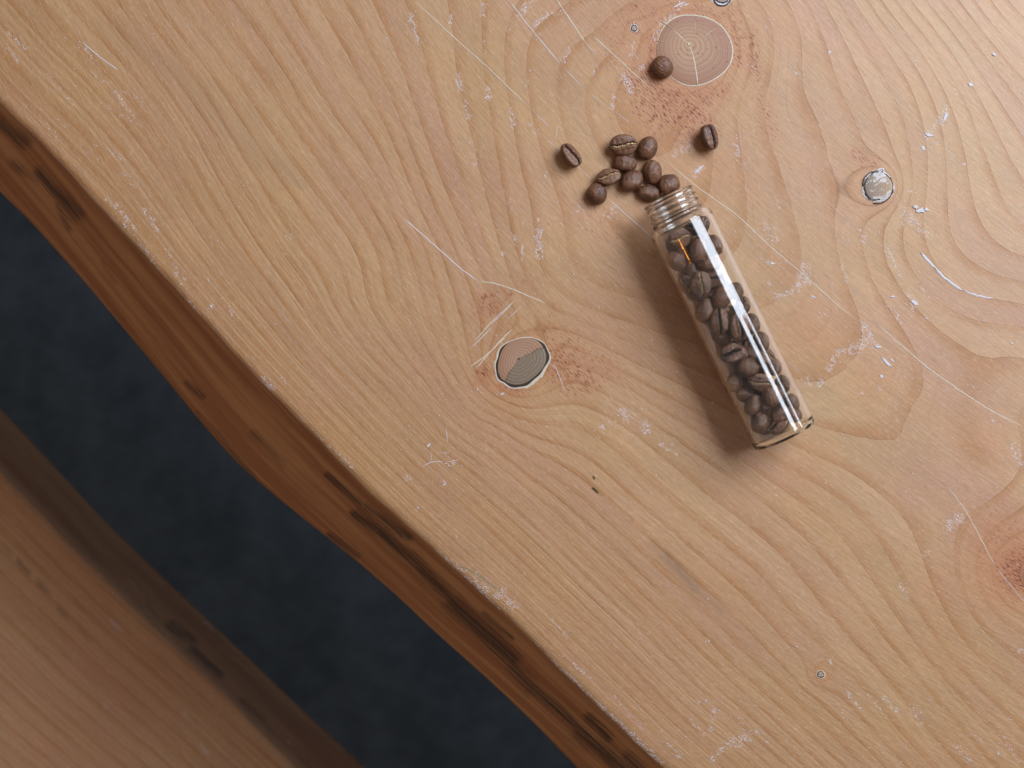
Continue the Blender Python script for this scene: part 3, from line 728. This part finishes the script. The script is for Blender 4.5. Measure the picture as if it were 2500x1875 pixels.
def fbm(x, y, f, seed):
    r_ = np.random.default_rng(seed); out = 0
    for k in range(5):
        a = r_.random() * 6.28; p = r_.random() * 6.28; b = r_.random() * 6.28
        out = out + np.sin(f*(x*math.cos(a) + y*math.sin(a)) * (1 + k*.7) + p + 1.5*np.sin(f*.6*(x*math.sin(b) + y*math.cos(b)))) / (1 + k*.5)
    return out / 2.4
def lerp(a, b, t): 
    t = np.clip(t, 0, 1)[:, None]; return np.array(a)*(1-t) + np.array(b)*t
def col_big(q, th, x, y):
    w_ = q + .02 * fbm(x, y, .05, 3)
    rings = np.clip(np.sin(w_ * 6.283 * 8)*.5 + .5, 0, 1) ** 2
    rings2 = np.clip(np.sin(w_**1.5 * 6.283 * 13)*.5 + .5, 0, 1)
    c = lerp((.335, .205, .120), (.30, .175, .11), q * 1.1)
    edge = np.clip((q - .62) / .35, 0, 1) * np.clip(1 - np.abs((x + .9*y) - 30) / 190, .35, 1)
    a = (rings * .45 * np.clip(1.2 - q, 0, 1) + rings2 * .55 * np.clip(q - .35, 0, 1) * 2.1)
    c = c * (1 - .95 * a[:, None].clip(0, 1)) + np.array((.155, .068, .040)) * (.95 * a[:, None].clip(0, 1))
    c = c * (1 - .45*edge[:, None]) + np.array((.24, .085, .05)) * (.45*edge[:, None])
    sp = (fbm(x, y, .33, 9) > .83) & (x > -30) & (np.abs(y) < 60)
    c[sp] = (.18, .035, .015)
    return c
k1 = knot(1694, 122, 90, 85, .3, col_big, 2.4, .9, .8, pith=(-12, -14), wob=.035, rim_side=lambda t: np.clip(1.15 - 1.3*np.exp(-(np.degrees(np.angle(np.exp(1j*(t - math.radians(165)))))/48)**2), 0, 1))
ribbon("filler_crack", [(1682,108),(1665,92),(1640,70)], 2.6, M_FILL, k1, .00042, 1)
ribbon("filler_crack", [(1682,108),(1692,135),(1700,170),(1703,208)], 3.6, M_FILL, k1, .00042, 1)
ribbon("filler_crack", [(1640,70),(1615,50)], 1.2, M_FILL, k1, .00040, .6)
ribbon("filler_crack", [(1720,88),(1752,66)], 1.2, M_FILL, k1, .00040, .6)
ribbon("filler_crack", [(1697,78),(1698,40)], 1.0, M_FILL, k1, .00040, .6)
ribbon("filler_crack", [(1600,98),(1628,104)], 1.2, M_FILL, k1, .00040, .6)
chip("filler_blob", 1682, 108, 4.5, 1.1, 0, .00050, M_FILL, k1)

def col_mid(q, th, x, y):
    w_ = q + .012 * fbm(x, y, .08, 5)
    rings = np.clip(np.sin(w_ * 6.283 * 8)*.5 + .5, 0, 1) ** 2
    c = lerp((.315, .19, .125), (.27, .15, .088), q)
    c = c * (1 - .6 * rings[:, None]) + np.array((.16, .08, .045)) * (.6 * rings[:, None])
    # weathered grey sector, lower right
    a = np.degrees(np.arctan2(y, x))
    jag = 3 * fbm(x, y, .12, 8)
    g_ = ((a + jag > -26) & (a + jag < 122)) & (q > .02)
    gc = np.array((.175, .128, .086)) * (1 - .28 * rings[:, None]) * (1 + .1 * fbm(x, y, .5, 2))[:, None]
    c = np.where(g_[:, None], gc, c)
    eb = (np.abs(a + jag + 26) < 2.5) | (np.abs(a + jag - 122) < 2.5)
    c[eb & (q > .05)] *= .6
    c[q < .06] = (.09, .05, .03)
    return c
def bump_at(t, c0, wd_):
    d = np.angle(np.exp(1j*(t - math.radians(c0))))
    return np.exp(-(np.degrees(d) / wd_)**2)
k2 = knot(1273, 881, 63, 52, -.85, col_mid, 8, 8.5, 1.5, pith=(-7, -5), wob=.05,
          bark_side=lambda t: .04 + 1.0*np.maximum.reduce([bump_at(t, 80, 55), bump_at(t, -15, 35), .9*bump_at(t, 160, 40), .6*bump_at(t, 205, 25)]),
          rim_side=lambda t: .12 + .75*bump_at(t, 50, 36) + .30*bump_at(t, 190, 26) + .25*bump_at(t, 130, 26))

def col_grey(q, th, x, y):
    n = fbm(x, y, .35, 12); n2 = fbm(x, y, .15, 4)
    rings = np.clip(np.sin(q * 6.283 * 6)*.5 + .5, 0, 1)
    c = lerp((.20, .15, .11), (.30, .20, .12), (x / 40 + .5))
    c = c * (1 - .2*rings[:, None])
    wht = (n > .68) | ((y > 8) & (x > -12) & (q > .70) & (n > -.5)) | ((y < -14) & (np.abs(x - 4) < 16) & (n > -.3))
    c[wht] = (.40, .37, .36)
    c[(q > .90) & (n2 < .2) & (x < 5)] = (.05, .035, .03)
    return c
k3 = knot(2144, 455, 33, 38, -.25, col_grey, 2.0, 5.0, 2.5, pith=(0, 4), wob=.09, rim_mat=M_CHALK, bark_side=lambda t: .15 + .6*np.sin(t*1 + 2.2)**2 * (.5 + .5*np.sin(9*t)**2), rim_side=lambda t: .05 + .8*np.sin(2.5*t + 1)**2)
def ring_shape(name, px, py, r, wpx, mat, parent, a0=0, a1=360, h=.0005):
    pts = [(px + r*math.cos(math.radians(a)), py + r*math.sin(math.radians(a))) for a in np.linspace(a0, a1, 14)]
    return ribbon(name, pts, wpx, mat, parent, h, 1, False)
ring_shape("filler_loop", 2151, 418, 8, 4, M_CHALK, k3, -170, 130)
ring_shape("bark_flake", 2140, 455, 42, 3.5, M_BARK, k3, 10, 100, .0002)
ring_shape("bark_flake", 2140, 450, 33, 3.0, M_BARK, k3, 170, 260, .0004)

def col_small(q, th, x, y):
    n = fbm(x, y, .9, 12)
    c = lerp((.30, .20, .13), (.16, .09, .055), q)
    c[n > .5] = (.45, .40, .38)
    c[(q > .8)] = (.08, .05, .04)
    return c
k4 = knot(2004, 1647, 9, 8, 0, col_small, .8, 1.2, 1, rim_mat=M_FILL)
ring_shape("filler_loop", 2006, 1648, 8, 2.2, M_FILL, k4, -60, 80, .0004)
k5 = knot(1548, 69, 7, 8, 0, col_small, 1.0, 1.5, .6, rim_mat=M_CHALK)
ribbon("filler_crack", [(1548,62),(1546,54)], 2.5, M_CHALK, k5, .0003, 1)
k6 = knot(1763, -6, 16, 11, 0, col_grey, 5, 4, 2, rim_mat=M_CHALK)
ring_shape("bark_flake", 1763, -8, 22, 4, M_BARK, k6, 15, 165, .0003)
def col_red(q, th, x, y):
    n = fbm(x, y, .35, 2)
    return lerp((.13, .055, .035), (.30, .13, .065), q + .25*n)
k7 = knot(2510, 1403, 22, 27, 0, col_red, 0, 0, 2)

# ------------------------------------------------------------------ coffee beans
def cube_sphere(n):
    V = []; F = []; idx = {}
    def vid(p):
        key = (round(p[0], 6), round(p[1], 6), round(p[2], 6))
        if key not in idx: idx[key] = len(V); V.append(p)
        return idx[key]
    t = np.tan(np.linspace(-1, 1, n + 1) * math.pi/4)
    for ax in range(3):
        for sg in (-1, 1):
            for i in range(n):
                for j in range(n):
                    q = []
                    for (a, b) in ((i, j), (i+1, j), (i+1, j+1), (i, j+1)):
                        p = [0, 0, 0]; p[ax] = sg; p[(ax+1) % 3] = t[a]; p[(ax+2) % 3] = t[b]
                        q.append(vid(tuple(p)))
                    F.append(tuple(q if sg > 0 else q[::-1]))
    V = np.array(V, float); V /= np.linalg.norm(V, axis=1)[:, None]
    return V, np.array(F)
CSV, CSF = cube_sphere(34)
CLV, CLF = cube_sphere(20)

def groove_y(x, seed):
    r_ = np.random.default_rng(seed + 50)
    a, b, ph = r_.uniform(.25, .5), r_.uniform(-.15, .15), r_.uniform(-.4, .4)
    return a * np.sin(x / 5.0 * math.pi * .85 + ph) + b + .10*np.sin(x * 2.6 + ph*3)

def bean_mesh(seed, hi=True, L=10.0, W=7.4, dome=3.4, flat=1.7, lump=1.0):
    """seam side is +z; millimetres, origin at the middle of the body"""
    r_ = np.random.default_rng(seed)
    V, F = (CSV, CSF) if hi else (CLV, CLF)
    d = V
    x, y, z = d[:, 0], d[:, 1], d[:, 2]
    ex = 0.94
    X_ = np.sign(x) * np.abs(x)**ex * L/2
    taper = 1 + .06 * r_.uniform(-1, 1) * x
    Y_ = np.sign(y) * np.abs(y)**.92 * W/2 * taper
    up = z > 0
    Z_ = np.where(up, np.sign(z) * np.abs(z)**.62 * flat, z * dome)
    # soft lumps
    for k in range(5):
        a = r_.normal(size=3) * (1.5 + k*.8); p = r_.random() * 6.28
        s = np.sin(d @ a + p) * .12 * lump / (1 + k*.4)
        X_ += x*s*1.2; Y_ += y*s; Z_ += z*s
    gy = groove_y(X_, seed)
    depth = 1.15 * np.exp(-((Y_ - gy) / .45)**2) * np.clip(1.15 - (np.abs(X_) / (L/2))**4, 0, 1)
    roll = .35 * np.exp(-((np.abs(Y_ - gy) - .95) / .55)**2) * np.clip(1 - (np.abs(X_)/(L/2))**3, 0, 1)
    m = up | (np.abs(X_) > L*.42)
    Z_ = np.where(up, Z_ - depth + roll, Z_)
    zk = .05 * np.sin(d @ (r_.normal(size=3)*9) + 2*np.sin(d @ (r_.normal(size=3)*5))) * (~up)
    X_ += x*zk; Y_ += y*zk; Z_ += z*zk
    # wrinkles across on the seam face
    wr = .06 * np.sin(X_ * 3.2 + r_.random()*6) * np.exp(-((np.abs(Y_-gy) - 1.6)/1.0)**2)
    Z_ = np.where(up, Z_ + wr, Z_)
    gr = np.where(up, np.clip(np.exp(-((Y_ - gy) / .42)**2) * 1.3 - .15, 0, 1) * np.clip(1.3 - (np.abs(X_)/(L/2))**5, 0, 1), 0)
    verts = np.c_[X_, Y_, Z_] * .001
    me_o = mesh("coffee_bean", verts, F, M_BEAN, None, True, dict(groove=gr))
    me = me_o.data
    bpy.data.objects.remove(me_o)
    return me
def skin_mesh(seed, L=10.0, flat=1.7, wmul=1.0):
    """papery silver skin left in the seam"""
    r_ = np.random.default_rng(seed + 5)
    n = 44
    xs = np.linspace(-L*.47, L*.46, n)
    c = groove_y(xs, seed) + .10 * np.sin(xs * 2.3 + r_.random()*6) - .05
    w_ = (.38 + .36*np.abs(fbm(xs, xs*0, 1.3, seed)) ) * wmul * np.clip(np.minimum(xs + L*.49, L*.48 - xs) * 1.2, .15, 1)
    zb = (1 - (np.abs(xs)/(L/2))**2.2).clip(0, 1)**.5 * flat - .12 + .05*r_.normal(size=n)
    V = []
    for k in range(n):
        j1, j2 = r_.normal(0, .09), r_.normal(0, .09)
        V += [(xs[k], c[k] - w_[k]*1.1 + j1, zb[k] - .34), (xs[k], c[k] - w_[k]*.25, zb[k] + .05*r_.normal()), (xs[k] + .03, c[k] + w_[k]*.6 + j2, zb[k] - .14)]
    me_o = mesh("silver_skin", np.array(V)*.001, grid_faces(n, 3), M_SKIN, None, False)
    me = me_o.data; bpy.data.objects.remove(me_o)
    return me
VAR = [dict(seed=k) for k in range(7)]
BEANS = [bean_mesh(k, True, lump=1.0) for k in range(7)]
SKINS = [skin_mesh(k) for k in range(7)]
BEANS_LO = [bean_mesh(k, False) for k in range(7)]

PLACED = []
def place_bean(loc, ang, tilt, roll, L, W, label, group, seed, skin=0, lo=False, seam_up=True, wm=1.0, H=1.0):
    """ang: direction of the long axis in the photo (degrees, clockwise from right); roll about the long axis"""
    me = (BEANS_LO if lo else BEANS)[seed]
    o = bpy.data.objects.new("coffee_bean", me); COL.objects.link(o)
    a = -math.radians(ang)
    flip = 0 if seam_up else 180
    o.matrix_world = (Matrix.Translation(loc) @ Matrix.Rotation(a, 4, 'Z') @ Matrix.Rotation(math.radians(tilt), 4, 'Y')
                      @ Matrix.Rotation(math.radians(roll + flip), 4, 'X') @ Matrix.Diagonal((L/10.0, W/7.4, H*W/7.4, 1)))
    tag(o, label, "coffee bean", group)
    if skin:
        s = bpy.data.objects.new("silver_skin", SKINS[seed]); COL.objects.link(s)
        s.parent = o
    PLACED.append(o)
    return o
PX = .1585     # mm per photo pixel at bean height
GO = "coffee beans spilled on the table"
OUT = [ # px, py, ang, len_px, wid_px, seam_up, roll, tilt, seed, skin, label
 (1394,379, 55,67,46,True, -38, 0,0,0,"dark bean lying alone on the left of the spill, its black seam turned up"),
 (1523,354, -3,66,50,True,   8, 0,1,1,"bean at the top of the spilled heap with a ragged golden seam"),
 (1580,362,-66,62,48,False, 0, 0,2,0,"smooth bean right of the golden-seamed one at the top of the heap"),
 (1526,399,  6,60,42,False,12, 0,3,0,"wrinkled dark bean just below the golden-seamed bean at the top of the heap"),
 (1594,420,-96,61,45,False, 0, 0,4,0,"upright smooth bean in the right middle of the spilled heap"),
 (1486,431,-13,60,41,True, -14, 0,5,1,"narrow bean with a curled golden seam at the left of the heap"),
 (1541,442,-28,60,50,False, 0, 0,6,0,"plump bean in the middle of the heap, right of the narrow golden-seamed one"),
 (1457,473, 50,54,50,False, 0, 0,2,0,"reddish round bean at the lower left end of the spilled heap"),
 (1583,471,  6,57,40,False, 0, 0,0,0,"low dark bean at the foot of the heap, left of the vial's mouth"),
 (1633,451,-25,56,49,False, 0, 4,5,0,"round bean touching the rim of the glass vial's mouth"),
 (1733,334, 76,66,49,True, -40, 0,3,0,"dark bean lying alone right of the spill, its seam open to the right"),
 (1617,165, 60,54,50,False, 6, 0,1,0,"small round bean lying alone on the edge of the big knot"),
]
for (px, py, ang, ln, wd, su, roll, tilt, seed, sk, lab) in OUT:
    sc_ = wd / 7.4 * PX
    zc = (3.35 if su else 1.75) * wd*PX/7.4 * .001
    if abs(roll) > 30: zc = 3.5 * wd*PX/7.4 * .001
    place_bean(P(px, py, zc), ang, tilt, roll, ln*PX, wd*PX, lab, GO, seed, sk, False, su)

# ------------------------------------------------------------------ glass vial
RO, RI, NRO, NRI = .0126, .0113, .0097, .0080
LT = (BASE - MOUTH).length + .0006
ORG = Vector((BASE.x, BASE.y, TZ + RO + .00005)) + AX * .0003       # outer face of the base
vial = bpy.data.objects.new("glass_vial", None); COL.objects.link(vial)
Zv = Vector((0, 0, 1)); Xv = -AX                     # local x: base -> mouth
Yv = Zv.cross(Xv).normalized()
vial.matrix_world = Matrix.Translation(ORG) @ Matrix((Xv, Yv, Zv)).transposed().to_4x4()
tag(vial, "clear glass vial with a screw-thread neck, lying open and full of coffee beans", "glass vial")
def revolve(name, prof, mat, parent, nseg=128, thread=None):
    prof = np.array(prof); n = len(prof)
    th = np.linspace(0, 2*math.pi, nseg, endpoint=False)
    A = prof[:, 0][None, :] + 0*th[:, None]; R = prof[:, 1][None, :] + 0*th[:, None]
    if thread: R = R + thread(A, th[:, None])
    V = np.stack([A, R*np.cos(th)[:, None], R*np.sin(th)[:, None]], -1).reshape(-1, 3)
    return mesh(name, V, grid_faces(nseg, n, True), mat, parent, True)
def arc(cx, cr, r, a0, a1, n):
    return [(cx + r*math.cos(math.radians(a)), cr + r*math.sin(math.radians(a))) for a in np.linspace(a0, a1, n)]
SH = LT - .0116     # shoulder
# base: outer bottom with rounded corner, then the inner bottom
base_out = [(.0009, .00001), (.0008, .004), (.0004, .008)] + [(0.0, RO - .0028)] + arc(.0020, RO - .0020, .0020, 180, 90, 9) 
body_out = [(x, RO) for x in np.linspace(.0020, SH - .0015, 14)] + [(SH, RO - .0002), (SH + .0010, RO - .0008), (SH + .0017, RO - .0018), (SH + .0021, NRO + .0001)]
neck_x = np.linspace(SH + .0021, LT - .0006, 130)
neck_out = [(x, NRO) for x in neck_x] + [(LT - .0002, NRO - .0001), (LT, NRO - .0005)]
neck_in = [(LT, NRI + .0006), (LT - .0003, NRI + .0001)] + [(x, NRI) for x in np.linspace(LT - .0008, SH + .0022, 12)]
body_in = [(SH + .0022, NRI), (SH + .0014, NRI + .0009), (SH + .0004, RI - .0010), (SH - .0010, RI - .0002)] + [(x, RI) for x in np.linspace(SH - .0025, .0035, 14)]
base_in = arc(.0035, RI - .0022, .0022, 90, 180, 7) + [(.0013, .006), (.0016, .00001)]
def thread(A, T):
    x = (LT - A)                                   # from the lip down
    pitch = .0023
    out = 0
    ph = x - pitch * (T / (2*math.pi))
    env = np.clip((x - .0016) / .0005, 0, 1) * np.clip((.0082 - x) / .0008, 0, 1)
    k = np.abs(((ph / pitch) + .5) % 1 - .5) * pitch
    out = .00065 * np.exp(-(k / .00038)**2) * env
    lip = .00050 * np.exp(-((x - .0006) / .0005)**2)
    col = .0007 * np.exp(-((x - .0088) / .0005)**2)
    return out + lip + col
revolve("vial_base", base_out, M_GLASS, vial)
gb = revolve("vial_body", body_out, M_GLASS, vial)
revolve("screw_neck", neck_out, M_GLASS, vial, 160, thread)
# inner surfaces run on as the same parts' inner wall (joined to their outer wall)
def add_inner(obj_name, prof, nseg=128):
    o = [c for c in vial.children if c.name.startswith(obj_name)][0]
    i = revolve("tmp", prof, None, None, nseg)
    a, b = o.data, i.data
    va = np.empty(len(a.vertices)*3, np.float32); a.vertices.foreach_get("co", va)
    vb = np.empty(len(b.vertices)*3, np.float32); b.vertices.foreach_get("co", vb)
    fa = np.empty(len(a.polygons)*4, np.int32); a.loops.foreach_get("vertex_index", fa)
    fb = np.empty(len(b.polygons)*4, np.int32); b.loops.foreach_get("vertex_index", fb)
    bpy.data.objects.remove(i)
    V = np.r_[va.reshape(-1, 3), vb.reshape(-1, 3)]; F = np.r_[fa.reshape(-1, 4), fb.reshape(-1, 4) + len(a.vertices)]
    n = mesh("tmp2", V, F, M_GLASS, None, True)
    me = n.data; me.name = obj_name; o.data = me; bpy.data.objects.remove(n)
add_inner("vial_base", base_in)
add_inner("vial_body", body_in)
add_inner("screw_neck", [(LT, NRO - .0005)] + neck_in, 160)

# ------------------------------------------------------------------ beans in the vial
GI = "coffee beans inside the glass vial"
IN = [
 (1660,581,-14,50,45,True, 5,1,1,"bean with a straight golden seam nearest the vial's neck"),
 (1705,612,-88,60,42,False,0,2,0,"smooth upright bean in the vial, right of the orange glint"),
 (1654,634, 42,58,44,False,0,4,0,"smooth slanting bean against the left glass, below the orange glint's top"),
 (1713,545,-80,52,38,False,-20,6,0,"shaded bean under the glass shoulder beside the white streak's top end"),
 (1748,596,-105,52,40,False,-25,3,0,"upper bean seen through the glass right of the white streak near the neck"),
 (1710,694,-92,62,48,True,0,5,1,"large upright bean with a long golden seam in the upper half of the vial"),
 (1763,724,-60,60,46,False,8,0,0,"bean half under the white streak, right of the large golden-seamed bean"),
 (1724,757,-72,62,46,False,0,2,0,"matte light brown bean below the large golden-seamed bean"),
 (1756,784,-93,62,41,True,0,3,0,"reddish upright bean with a straight closed seam at mid vial"),
 (1806,798,-96,66,50,True,12,4,0,"wide bean with an open seam under the splitting point of the white streak"),
 (1868,830,-110,48,38,False,-20,6,0,"grey-looking bean against the right glass beside the gap in the white streak"),
 (1786,863,-16,54,46,True,-8,0,0,"slanting bean with a dark seam below mid vial, near the left glass"),
 (1826,899, 30,50,46,False,0,5,0,"round reddish-brown bean below the slanting dark-seamed bean"),
 (1797,932,-75,48,38,False,15,1,0,"small dark bean against the left glass in the lower third of the vial"),
 (1857,934, 12,56,40,True,10,1,1,"bean with a wide flake of golden skin in the lower third of the vial"),
 (1884,966,-80,54,46,False,0,6,0,"large dark bean under the twin white streaks in the lower third"),
 (1842,990,-70,54,41,False,0,2,0,"lighter orange-brown bean left of centre near the base"),
 (1860,1033,-80,50,44,False,0,4,0,"round matte bean in the left corner at the vial's base"),
 (1908,1013,-20,54,38,False,8,3,0,"long reddish bean lying across near the vial's base"),
 (1904,1046,-42,54,42,True,-35,5,0,"lowest bean at the base with its seam turned to the right"),
 (1822,962, 20,44,40,False,0,0,0,"dark bean tucked left of the bean with the wide golden flake"),
 (1896,894,-105,46,36,False,-20,2,0,"bean at the right glass, lower of the two below the gap in the streak"),
 (1878,868, 40,42,38,True,-25,6,1,"small bean wedged at the right glass between two grey-looking beans"),
 (1938,984,-110,48,38,False,-20,0,0,"pale-looking bean at the right glass near the vial's base"),
 (1918,935,-100,44,36,True,-30,1,1,"bean with golden crumbs at the right glass, lower third"),
 (1946,1025,-10,40,34,False,-20,4,0,"small bean in the right corner at the vial's base"),
 (1802,708,-100,42,36,False,-25,5,0,"bean at the right glass beside the middle of the white streak"),
 (1818,742,-85,42,36,True,-30,3,1,"bean with fine golden lines at the right glass, upper middle"),
 (1840,788,-100,50,38,False,-25,1,0,"bean at the right glass just above the gap in the streak"),
 (1675,694, 60,46,38,True,30,6,1,"bean with a golden seam edge at the left glass, beside the large upright bean"),
]
CEN = []
def vial_coords(p):
    q = p - ORG
    return -q.dot(AX), q.dot(Vector((-AX.y, AX.x, 0))) , p.z - TZ - RO
SIDE_V = Vector((-AX.y, AX.x, 0))
def from_vial(a, c, z):
    return ORG - AX*a + SIDE_V*c + Vector((0, 0, z))
RSAFE = RI - .0030
for i, (px, py, ang, ln, wd, su, roll, seed, sk, lab) in enumerate(IN):
    p = P(px, py, .0155)
    a, c, _ = vial_coords(p)
    sgn_right = 1 if SIDE_V.dot(PR) > 0 else -1
    cr = c * sgn_right * 1000
    z = .0026 if abs(cr) < 5 else .0005
    if i in (20,): z = -.002
    if i in (8, 5): z = .0036
    if abs(cr) > 7: z = -.0010
    rr = math.hypot(c, z)
    if rr > RSAFE: c = math.copysign(math.sqrt(max(0, RSAFE**2 - z*z)), c)
    a = min(max(a, .0021 + .0040), SH - .004)
    extra_roll = roll
    if abs(cr) > 6: extra_roll = roll * .8
    place_bean(from_vial(a, c, z), ang, 0, extra_roll, ln*PX*1.02, wd*PX*1.02, lab, GI, seed, sk, False, su, H=.92)
    CEN.append((a, c, z))
# beans lower down, showing between the others
random.seed(21)
cnt = 0; tries = 0
while cnt < 32 and tries < 60000:
    tries += 1
    a = random.uniform(.0062, SH - .003)
    rr = RI - .0034
    z = random.uniform(-rr, -.0026); c = random.uniform(-.75, 1) * math.sqrt(max(0, rr*rr - z*z)) * (1 if SIDE_V.dot(PR) > 0 else -1)
    if any(math.dist((a, c, z), q) < .0054 for q in CEN): continue
    CEN.append((a, c, z)); cnt += 1
    place_bean(from_vial(a, c, z), random.uniform(0, 180), random.uniform(-20, 20), random.uniform(-40, 40), random.uniform(8.6, 10), random.uniform(6.4, 7.2),
               "dark bean lying under other beans on the bottom of the glass vial", "beans on the bottom of the vial", random.randrange(7), 0, True, random.random() < .4)

# ------------------------------------------------------------------ small bits of plant on the table
def stalk(x1, y1, x2, y2, wpx, label):
    a, b = P(x1, y1, .0004), P(x2, y2, .0004)
    d = (b - a); sd = Vector((-d.y, d.x, 0)).normalized() * wpx * S / 2
    V = []; 
    for t in np.linspace(0, 1, 7):
        c = a + d*t + sd * .5 * math.sin(t*3) 
        wv = .55 + .45*math.sin(math.pi*min(1, t+.15))
        V += [c - sd*wv, c + Vector((0, 0, .0003)), c + sd*wv, c - Vector((0, 0, .0003))]
    V = [tuple(v) for v in V]
    F = []
    for k in range(6):
        for j in range(4):
            F.append((k*4 + j, k*4 + (j+1) % 4, (k+1)*4 + (j+1) % 4, (k+1)*4 + j))
    F += [(3, 2, 1, 0), (24, 25, 26, 27)]
    o = mesh("dry_stalk", V, F, M_GRASS, None, True)
    tag(o, label, "plant bit", "bits of dry plant on the table")
stalk(1447, 1190, 1461, 1203, 4.0, "longer olive-brown bit of dry stalk on the bare wood below the vial")
stalk(1449, 1162, 1453, 1170, 2.4, "tiny olive bit of dry stalk just above the longer one")
